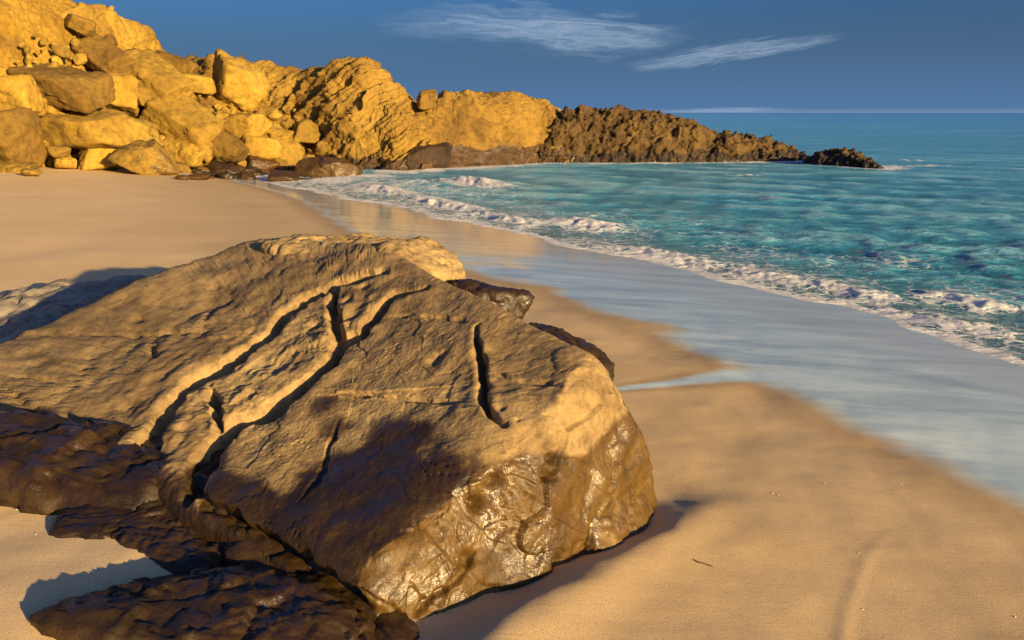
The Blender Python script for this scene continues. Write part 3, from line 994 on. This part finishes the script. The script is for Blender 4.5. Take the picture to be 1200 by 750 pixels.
# ------------------------------------------------------------------ lofted rock masses
def loft(stations, ns, nt, amp, seed, freq, wet_top=None, profile=0.75, back=3.0, ridged=0.5, cell=0.0, aniso=(1, 1, 1), cap=0.6, chis=0.25, bed=0.0, bed_n=(-0.62, 0.1, 0.78), bed_f=1.1):
    """stations: list of (foot xyz, crest xyz); closed over the crest and down the back"""
    F = np.array([s[0] for s in stations], float)
    Cc = np.array([s[1] for s in stations], float)
    u = np.linspace(0, len(F) - 1, ns)
    i = np.clip(u.astype(int), 0, len(F) - 2)
    f = (u - i)[:, None]
    foot = F[i] * (1 - f) + F[i + 1] * f
    cr = Cc[i] * (1 - f) + Cc[i + 1] * f
    nb = nt // 4
    t = np.linspace(0, 1, nt)
    run = t ** 1.15
    rise = np.sin(t * math.pi / 2) ** profile
    P_ = foot[:, None, :].repeat(nt, 1)
    P_[..., :2] += (cr - foot)[:, None, :2] * run[None, :, None]
    P_[..., 2] += (cr - foot)[:, None, 2] * rise[None, :]
    below = foot.copy()
    below[:, 2] -= 1.2
    dirb = (cr - foot) * np.array([1, 1, 0])
    dirb /= np.linalg.norm(dirb, axis=1, keepdims=True) + 1e-9
    rows_ = [below[:, None, :], P_]
    tb = np.linspace(0, 1, nb + 1)[1:]
    B = cr[:, None, :] + dirb[:, None, :] * (back * np.sin(tb * math.pi / 2))[None, :, None]
    B[..., 2] = cr[:, None, 2] - (cr[:, None, 2] + 1.0) * (1 - np.cos(tb * math.pi / 2))[None, :]
    rows_.append(B)
    G = np.concatenate(rows_, 1)
    caps0, caps1 = [], []
    for k_ in range(6):
        a_ = (k_ + 1) / 6 * math.pi / 2
        for src, nxt, lst in ((G[0], G[3], caps0), (G[-1], G[-4], caps1)):
            dv = (src - nxt)[1:2] * np.array([1, 1, 0])
            dv = dv / (np.linalg.norm(dv) + 1e-9)
            q_ = src + dv * cap * math.sin(a_)
            q_[:, 2] = np.minimum(src[:, 2], src[:, 2] * math.cos(a_) - 1.2 * (1 - math.cos(a_)))
            lst.append(q_)
    G = np.concatenate([np.array(caps0[::-1]), G, np.array(caps1)], 0)
    ns = G.shape[0]
    nv = G.shape[1]
    V = G.reshape(-1, 3)
    Fq = grid_faces(ns, nv)
    N = vnormals(V, Fq)
    if N[:, 2].mean() < 0:
        Fq = Fq[:, ::-1].copy()
        N = -N
    an = np.array(aniso)
    q = V * freq * an + seed
    d = amp * ((1 - ridged) * fbm(q, 5, 0.55) + ridged * (fbm(q * 1.4 + 8, 5, 0.55, ridged=True) - 0.3))
    if cell:
        f1, f2, cid = worley(q * 2.6 + 0.5 * fbm(q * 2, 2)[:, None])
        d += cell * ((cid - 0.5) * 1.2 + 0.6 * (0.5 - f1))
        f1, f2, cid = worley(q * 6.5)
        d += cell * 0.45 * (0.6 - f1)
    if bed:
        tb_ = V @ np.array(bed_n) * bed_f + 0.45 * fbm(V * 0.35 + seed, 3) + 0.12 * fbm(V * 1.6 + seed, 2)
        fr = tb_ - np.floor(tb_)
        hs = PERM[(np.floor(tb_).astype(int) * 13 + 40) & 255] / 255.0
        d = d + bed * (0.35 + 0.65 * hs) * (fr ** 1.5 - 0.4) + bed * 0.5 * (hs - 0.5)
        tb2 = tb_ * 3.7
        d = d + bed * 0.25 * ((tb2 - np.floor(tb2)) - 0.5)
    V = V + N * (d + chis * (0.6 * facet(q * 1.7 + 3) + 0.35 * facet(q * 4.5 + 9)))[:, None]
    w = np.zeros(len(V)) if wet_top is None else sstep(wet_top + 0.25, wet_top - 0.25, V[:, 2] + 0.3 * fbm(V * 0.9 + 5, 3))
    # end caps
    return V, Fq, {'wet': w}, G


def st(fx, fy, fz, cx, cy, cY):
    f_ = at_z(fx, fy, fz)
    return (f_, at_y(cx, cy, cY if cY > 20 else f_[1] + cY))


def mass(name, stations, mat, label=None, cat=None, kind=None, **kw):
    V, Fq, at, G = loft(stations, **kw)
    o = link(name, make_mesh(name, V, Fq, at), mat, label=label, cat=cat, kind=kind)
    return V


def sts(fx, fy, cx, cy, delta):
    f_ = at_sand(fx, fy)
    return (f_, at_y(cx, cy, f_[1] + delta))


talus_st = [(np.array([-40, 6, 1.2]), np.array([-46, 12, 11])), (np.array([-30, 17, 1.1]), np.array([-35, 23, 11])), sts(-40, 200, -60, -90, 6.5), sts(0, 197, 20, -45, 6.5), sts(60, 195, 75, -2, 6), sts(130, 194, 130, 38, 5.5),
            sts(200, 197, 178, 66, 5), sts(260, 200, 215, 84, 4.5), sts(320, 203, 270, 110, 3.5), sts(400, 206, 380, 150, 2.5), sts(440, 204, 430, 180, 1.5)]
TV = mass('talus_slope', talus_st, M_EARTH, label='steep yellow slope of loose earth and rubble below the clifftop', cat='slope', ns=360, nt=110, amp=0.22, seed=3.3, freq=0.55, wet_top=0.35, profile=1.0, back=5, ridged=0.4, cell=0.08, chis=0.10)

mass('rock_outcrop', [sts(40, 190, 40, 30, 2.5), sts(60, 190, 85, 12, 2.5), sts(100, 190, 118, 8, 2.5), sts(130, 190, 150, 24, 2.5), sts(150, 190, 168, 34, 2.5), sts(180, 190, 186, 62, 2.5), sts(200, 192, 200, 90, 2.5)],
     M_TALUS, label='smooth rounded tan knoll on the skyline behind the yellow slope', cat='outcrop', ns=160, nt=80, amp=0.22, seed=12.1, freq=0.5, profile=0.8, back=4, cell=0.08)
mass('cliff', [st(150, 185, 0.3, 185, 90, 3.6), st(190, 185, 0.2, 222, 72, 3.6), st(250, 189, 0.2, 250, 68, 3.6), st(300, 192, 0.1, 310, 74, 3.6), st(350, 195, 0.0, 352, 82, 3.6), st(390, 198, 0, 398, 77, 3.6), st(420, 199, 0, 428, 74, 3.6),
               st(445, 199, 0, 447, 90, 3.6), st(462, 200, 0, 462, 106, 3.6), st(476, 200, 0, 480, 116, 3.6), st(488, 199, 0, 490, 128, 3.6), st(498, 199, 0, 500, 150, 3.6)],
     M_HEAD, label='craggy tan cliff with diagonal pits rising behind the beach boulders', cat='cliff', ns=300, nt=130, amp=0.30, seed=7.7, freq=0.42, wet_top=0.6, profile=0.85, back=6, ridged=0.4, cell=0.10, aniso=(1.0, 0.8, 1.3), chis=0.15, bed=0.42, bed_f=0.95)
mass('headland', [st(488, 199, 0, 492, 128, 3.4), st(505, 198, 0, 508, 122, 3.4), st(525, 197, 0, 522, 110, 3.4), st(550, 196, 0, 546, 105, 3.4), st(600, 194, 0, 600, 111, 3.4), st(630, 192, 0, 640, 120, 3.4), st(648, 192, 0, 655, 128, 3.4), st(660, 192, 0, 668, 160, 3.4)],
     M_HEAD, label='smooth-topped golden headland between the craggy cliff and dark reef', cat='headland', ns=260, nt=120, amp=0.22, seed=21.4, freq=0.5, wet_top=0.9, profile=1.05, back=6, ridged=0.35, cell=0.07, chis=0.12, bed=0.26, bed_n=(0.22, 0.2, 0.95), bed_f=1.2)
mass('reef', [st(636, 192, 0, 640, 165, 2.0), st(645, 191.5, 0, 656, 136, 2.0), st(690, 191, 0, 690, 129, 2.0), st(740, 191, 0, 745, 132, 2.0), st(785, 191, 0, 790, 138, 2.0), st(815, 191, 0, 818, 149, 2.0), st(836, 190.5, 0, 838, 161, 2.0), st(850, 190.5, 0, 851, 155, 2.0),
              st(880, 190, 0, 880, 163, 2.0), st(912, 189.5, 0, 915, 172, 2.0), st(935, 189, 0, 935, 181, 2.0), st(948, 189, 0, 946, 188, 2.0)],
     M_REEF, label='long dark mussel-crusted rock reef tapering into the sea', cat='reef', ns=380, nt=84, amp=0.24, seed=33.9, freq=0.7, wet_top=0.5, profile=0.65, back=4, ridged=0.45, cell=0.20, chis=0.3, bed=0.15, bed_n=(0.5, 0.1, 0.85), bed_f=1.6)
mass('reef', [st(950, 193, 0, 951, 187, 1.2), st(958, 194, 0, 960, 178, 1.2), st(985, 195, 0, 985, 175, 1.2), st(1005, 196.5, 0, 1006, 181, 1.2), st(1022, 197.5, 0, 1020, 190, 1.2), st(1031, 198, 0, 1029, 197, 1.2)],
     M_REEF, label='small dark rock standing alone in the sea off the reef tip', cat='sea rock', ns=150, nt=60, amp=0.13, seed=44.2, freq=0.9, wet_top=0.5, profile=0.7, back=2.0, ridged=0.5, cell=0.16)

# ------------------------------------------------------------------ boulders on the talus
TPX, TPY = project(TV)
_ok = TV[:, 1] > 15



def on_talus(px, py):
    d2 = (TPX - px) ** 2 + (TPY - py) ** 2 + np.where(_ok, 0, 1e9)
    k = np.argsort(d2)[:12]
    k = k[np.argmin(TV[k, 1])]
    return float(TV[k, 1])


def talus_rock(seed, px, py, w, h, kind, rotd, label, push=0.25, depth=0.8, extra=0.5, mat=M_TALUS, Y=None, **kw):
    if seed in (112, 113, 119, 120, 121, 122, 129, 130, 131, 133, 134, 144, 145, 110, 118, 128):
        Y = at_sand(px, min(max(py + h * 0.45, 198.5), 214))[1] + {110: 1.1, 118: 0.6}.get(seed, 0.0)
        extra, push = 0.0, 0.3
    Y = Y or on_talus(px, py + h * 0.15)
    c = at_y(px, py, Y)
    sc = Y / FPX / 0.97
    half = np.array([w / 2 * sc, w / 2 * sc * depth, h / 2 * sc])
    Yc = Y - push * half[1] - extra
    half = half * (Yc / Y)
    c = at_y(px, py, Yc)
    kw.setdefault('n', 26)
    kw.setdefault('wetz', 0.25 if c[0] > -10.5 else None)
    return rock('boulder', seed, c, half, kind, rotd, mat, label, **kw)


BR = [
    (101, 73, 100, 108, 34, 'slab', (14, 13, -14), 'long flat-topped slab jutting from the yellow slope, widest of the upper boulders'),
    (102, 10, 112, 66, 44, 'slab', (8, 4, -10), 'pale-topped block at the left end of the long jutting slab'),
    (103, 139, 108, 42, 44, 'block', (5, 12, 25), 'upright squarish boulder wedged against the right end of the jutting slab'),
    (104, 182, 94, 82, 34, 'slab', (16, 26, -18), 'tilted slab sliding down to the right below the skyline knoll'),
    (105, 177, 113, 38, 22, 'block', (4, 6, -12), 'small oblong block lying under the tilted upper slab'),
    (106, 118, 66, 66, 24, 'slab', (18, 24, -25), 'half-buried slab high on the yellow earth slope'),
    (107, 281, 102, 54, 54, 'block', (10, 22, 30), 'tall pointed boulder standing alone against the craggy cliff'),
    (108, 232, 98, 36, 20, 'slab', (5, 10, 10), 'flat block shaded by the tall pointed boulder'),
    (109, 218, 140, 92, 34, 'slab', (22, 25, -20), 'large smooth slab tilted down to the right mid slope'),
    (110, 92, 151, 122, 38, 'slab', (10, 2, -10), 'very long low slab with pale flat top just above the beach'),
    (111, 150, 158, 72, 40, 'block', (12, 14, 22), 'bulky angular boulder at the right end of the very long low slab'),
    (112, 120, 176, 56, 50, 'wedge', (0, -4, 12), 'three-sided pyramid boulder standing on the sand before the long slab'),
    (113, 176, 186, 62, 42, 'wedge', (0, 24, 30), 'brown wedge boulder on the sand, its point up and back sloping right'),
    (114, 223, 178, 48, 27, 'block', (10, 12, -22), 'flat-faced block sitting behind the brown wedge boulder'),
    (115, 262, 172, 56, 38, 'round', (0, 20, 0), 'rounded golden boulder at the foot of the large tilted slab'),
    (116, 289, 146, 44, 26, 'block', (8, 4, -8), 'square-edged block below the tall pointed boulder'),
    (117, 262, 143, 20, 22, 'block', (0, 10, 20), 'small upright block touching the square-edged block'),
    (118, 8, 165, 80, 66, 'block', (10, 16, -24), 'massive pale boulder leaning on the slope at the left end of the beach'),
    (119, 69, 177, 26, 16, 'round', (0, 0, 40), 'small bright cream stone beside the pyramid boulder'),
    (120, 75, 190, 24, 15, 'round', (0, 5, 80), 'small tan stone on the sand before the bright cream stone'),
    (121, 12, 196, 50, 12, 'slab', (4, 6, -6), 'flat brown rock lying on the sand below the massive pale boulder'),
    (122, 36, 202, 24, 9, 'round', (0, 8, 12), 'little brown stone beside the flat brown rock on the sand'),
    (123, 302, 173, 36, 27, 'block', (0, 10, 34), 'dark-sided block between the rounded golden boulder and the wet rocks'),
    (124, 338, 182, 31, 36, 'block', (0, 10, 38), 'upright golden block with dark left side above the surf'),
    (125, 358, 154, 34, 27, 'wedge', (0, 0, 5), 'pyramid-shaped stone leaning against the foot of the craggy cliff'),
    (126, 320, 158, 46, 16, 'slab', (10, 10, -20), 'low slab with a row of dark stones on its top'),
    (127, 429, 182, 74, 44, 'round', (0, 38, -20), 'big smooth purple-brown boulder leaning left above the surf'),
    (128, 386, 200, 80, 32, 'round', (0, 8, 0), 'low glossy dark rock half awash at the edge of the surf'),
    (129, 332, 211, 32, 17, 'block', (0, 4, 12), 'small wet brown block standing at the edge of the wash'),
    (130, 308, 194, 40, 22, 'round', (0, 10, 30), 'dark wet rock behind the small wet brown block'),
    (131, 266, 199, 44, 16, 'round', (0, 4, 0), 'flat dark rock partly buried in sand beside the wash'),
    (132, 385, 168, 30, 22, 'round', (0, 0, 60), 'blackish shaded rock beside the leaning purple-brown boulder'),
    (133, 233, 207, 26, 8, 'round', (0, 3, 0), 'thin dark stone showing through the sand below the flat-faced block'),
    (134, 214, 208, 18, 6, 'round', (0, 0, 0), 'tiny dark stone in the sand at the toe of the brown wedge boulder'),
    (135, 201, 74, 34, 20, 'block', (0, 16, 0), 'block perched on the skyline at the top of the slope'),
    (136, 222, 78, 18, 14, 'block', (0, 30, 0), 'small block on the skyline dip next to the perched block'),
    (137, 362, 190, 26, 13, 'round', (0, 0, 0), 'small dark stone between the upright golden block and the awash rock'),
    (138, 300, 157, 20, 16, 'round', (0, 0, 0), 'small round stone at the left end of the low slab'),
    (139, 160, 98, 26, 30, 'block', (0, 25, 10), 'narrow block filling the gap under the tilted upper slab'),
    (140, 95, 30, 30, 18, 'block', (0, 25, 20), 'grey-brown block sticking out of the upper earth slope'),
    (141, 30, 128, 40, 26, 'round', (0, 0, 0), 'earthy lump under the pale-topped block'),
    (142, 412, 203, 40, 16, 'round', (0, 0, 0), 'dark low rock at the base of the leaning purple-brown boulder'),
    (143, 60, 122, 30, 20, 'block', (0, 0, 30), 'blocky stone in the dark hollow beneath the jutting slab'),
    (144, 246, 190, 24, 14, 'block', (0, 0, 30), 'small stone between the flat-faced block and the flat dark rock'),
    (145, 208, 196, 26, 12, 'block', (0, 10, 30), 'low stone in the gap behind the brown wedge boulder'),
]
for seed, px, py, w_, h_, kind, rd, lab in BR:
    big_ = w_ > 45
    dark = seed in (128, 130, 131, 132, 133, 134, 137, 142, 129)
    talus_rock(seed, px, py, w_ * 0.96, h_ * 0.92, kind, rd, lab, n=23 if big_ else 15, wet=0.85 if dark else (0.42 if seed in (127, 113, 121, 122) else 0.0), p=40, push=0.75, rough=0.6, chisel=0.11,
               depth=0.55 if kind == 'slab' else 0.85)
# perched block on the saddle
rock('boulder', 160, at_y(500, 117, 40.2), (0.45, 0.4, 0.42), 'block', (0, 6, 15), M_HEAD, 'square block perched on the saddle between cliff and headland', n=16)
rock('boulder', 161, at_y(497, 188, 39.0), (1.5, 1.2, 0.8), 'round', (0, -8, 30), M_REEF, 'smooth dark wet mound at the waterline below the saddle', n=30, wet=0.6)

# loose rubble: shared small meshes
rub = []
for k in range(8):
    V, Fq, at = facet_rock(300 + k, (1.0, 0.85, 0.7), 'block' if k % 2 else 'round', (0, 0, 0), n=4, p=12, rough=1.2)
    me = make_mesh('rubble_stone', V, Fq, at, smooth=False)
    me.materials.append(M_TALUS)
    rub.append(me)
rg = random.Random(5)
zones = [((40, 130), (120, 170), 26, 'small loose stone in the hollow beneath the long jutting slab'), ((195, 250), (95, 135), 60, 'small rubble stone on the bare patch left of the tall pointed boulder'),
         ((140, 200), (150, 195), 26, 'small stone in the gap around the bulky angular boulder and brown wedge'), ((230, 300), (120, 165), 36, 'small stone between the large tilted slab and square-edged block'),
         ((20, 95), (40, 95), 34, 'small stone embedded in the yellow earth above the jutting slab'), ((280, 350), (130, 180), 40, 'small stone along the foot of the craggy cliff near the low slab'),
         ((40, 90), (170, 197), 22, 'small stone on the sand around the bright cream stone'), ((330, 400), (160, 200), 26, 'small stone among the dark rocks beside the surf'), ((90, 180), (60, 130), 24, 'small stone beside the half-buried slab high on the slope')]
for (x0, x1), (y0, y1), cnt, zlab in zones:
    for _ in range(cnt):
        px, py = rg.uniform(x0, x1), rg.uniform(y0, y1)
        Yt = on_talus(px, py)
        s_ = rg.choice([2.0, 2.6, 3.4, 4.6, 6.5]) * Yt / FPX
        c = at_y(px, py, Yt - s_ * 0.5 - 0.25)
        o = bpy.data.objects.new('rubble_stone', rg.choice(rub))
        o.location = tuple(c)
        o.rotation_euler = (rg.uniform(0, 6), rg.uniform(0, 6), rg.uniform(0, 6))
        o.scale = (s_ * rg.uniform(0.8, 1.4), s_, s_ * rg.uniform(0.6, 1))
        o['label'] = zlab
        o['category'] = 'stone'
        o['group'] = zlab.replace('small loose stone', 'loose stones').replace('small rubble stone', 'rubble stones').replace('small stone', 'small stones')
        col.objects.link(o)

medium = []
for k in range(6):
    V, Fq, at = facet_rock(380 + k, (1.0, 0.85, 0.75), 'block', (0, 0, 0), n=9, p=22, rough=0.9)
    me = make_mesh('slope_stone', V, Fq, at)
    me.materials.append(M_TALUS)
    medium.append(me)
for (x0, x1), (y0, y1), cnt, zlab in (((45, 150), (115, 190), 16, 'middling angular stone wedged between the long slabs'), ((150, 260), (85, 190), 26, 'middling angular stone lodged among the tilted slabs'),
                                      ((255, 370), (120, 195), 30, 'middling angular stone in the pile at the cliff foot'), ((60, 200), (25, 85), 12, 'middling angular stone resting high on the earth slope')):
    for _ in range(cnt):
        px, py = rg.uniform(x0, x1), rg.uniform(y0, y1)
        if py < 0.55 * px - 20:
            py = 0.55 * px + rg.uniform(-10, 20)
        py = min(py, 196)
        Yt = on_talus(px, py)
        s_ = rg.choice([4.5, 6, 7.5, 9.5]) * Yt / FPX
        o = bpy.data.objects.new('slope_stone', rg.choice(medium))
        o.location = tuple(at_y(px, py, Yt - s_ * 0.5 - 0.55))
        o.rotation_euler = (rg.uniform(-0.5, 0.5), rg.uniform(-0.6, 0.6), rg.uniform(0, 6))
        o.scale = (s_ * rg.uniform(0.9, 1.4), s_, s_ * rg.uniform(0.7, 1.1))
        o['label'] = zlab
        o['category'] = 'stone'
        o['group'] = zlab.replace('stone', 'stones')
        col.objects.link(o)
rubw = []
for k in range(5):
    V, Fq, at = facet_rock(340 + k, (1.0, 0.9, 0.65), 'block' if k % 2 else 'round', (0, 0, 0), n=7, p=14, rough=1.1, wet=0.9, dark=0.5)
    me = make_mesh('shore_stone', V, Fq, at)
    me.materials.append(M_TALUS)
    rubw.append(me)
for k in range(64):
    px = rg.uniform(225, 465)
    py = 207 + 6 * math.sin((px - 225) / 95.0) + rg.uniform(-13, 3) - max(0, (px - 400) * 0.09)
    p_ = at_sand(px, py)
    s_ = rg.choice([3, 4, 5, 7, 9]) * p_[1] / FPX * (0.6 if px < 260 else 1.0)
    o = bpy.data.objects.new('shore_stone', rg.choice(rubw))
    o.location = (p_[0], p_[1], p_[2] + s_ * 0.15)
    o.rotation_euler = (rg.uniform(-0.4, 0.4), rg.uniform(-0.4, 0.4), rg.uniform(0, 6))
    o.scale = (s_ * rg.uniform(0.9, 1.4), s_, s_ * rg.uniform(0.7, 1.1))
    o['label'] = 'small dark wet stone along the edge of the surf below the boulders'
    o['category'] = 'stone'
    o['group'] = 'dark wet stones along the surf edge'
    col.objects.link(o)

# ------------------------------------------------------------------ small things on the sand
m_twig, T = new_mat('twig_bark')
finish(T, **{'Base Color': T.ramp(T.noise(None, 30).outputs[0], [(0.3, (0.07, 0.05, 0.04)), (0.7, (0.16, 0.11, 0.08))]), 'Roughness': 0.8})
m_shell, T = new_mat('shell')
finish(T, **{'Base Color': T.ramp(T.noise(None, 12).outputs[0], [(0.3, (0.5, 0.45, 0.4)), (0.7, (0.8, 0.76, 0.7))]), 'Roughness': 0.4})


def ground(px, py):
    p = at_sand(px, py)
    p[2] = float(sand_z(p[None, :2])[0])
    return p


def tube(pts, radii, k=8):
    pts = np.array(pts, float)
    V = []
    for i, p_ in enumerate(pts):
        t = pts[min(i + 1, len(pts) - 1)] - pts[max(i - 1, 0)]
        t /= np.linalg.norm(t)
        a = np.cross(t, [0, 0, 1.0]); a /= np.linalg.norm(a)
        b = np.cross(a, t)
        for j in range(k):
            an = 2 * math.pi * j / k
            V.append(p_ + radii[i] * (math.cos(an) * a + math.sin(an) * b))
    Fq = []
    for i in range(len(pts) - 1):
        for j in range(k):
            Fq.append((i * k + j, i * k + (j + 1) % k, (i + 1) * k + (j + 1) % k, (i + 1) * k + j))
    return np.array(V), np.array(Fq)


tp = [ground(x, y) + np.array([0, 0, 0.004]) for x, y in ((812, 658), (818, 661), (824, 662), (830, 664), (836, 666))]
Vt, Ft = tube(tp, [0.0015, 0.004, 0.0035, 0.004, 0.0015])
link('twig', make_mesh('twig', Vt, Ft), m_twig, label='short dark twig lying on the open sand', cat='twig')
for k, (px, py) in enumerate([(905, 580), (912, 582), (966, 570), (1006, 648), (1011, 712), (1190, 722), (19, 596), (42, 625), (888, 502), (1056, 570)]):
    V, Fq, at = facet_rock(500 + k, (0.005, 0.0035, 0.002), 'round', (0, 0, k * 40), n=4)
    p_ = ground(px, py)
    o = link('shell_fragment', make_mesh('shell_fragment', V, Fq, at), m_shell, loc=p_ + np.array([0, 0, 0.002]), label='tiny pale shell fragment lying on the bare sand', cat='shell', group='shell fragments on the sand')
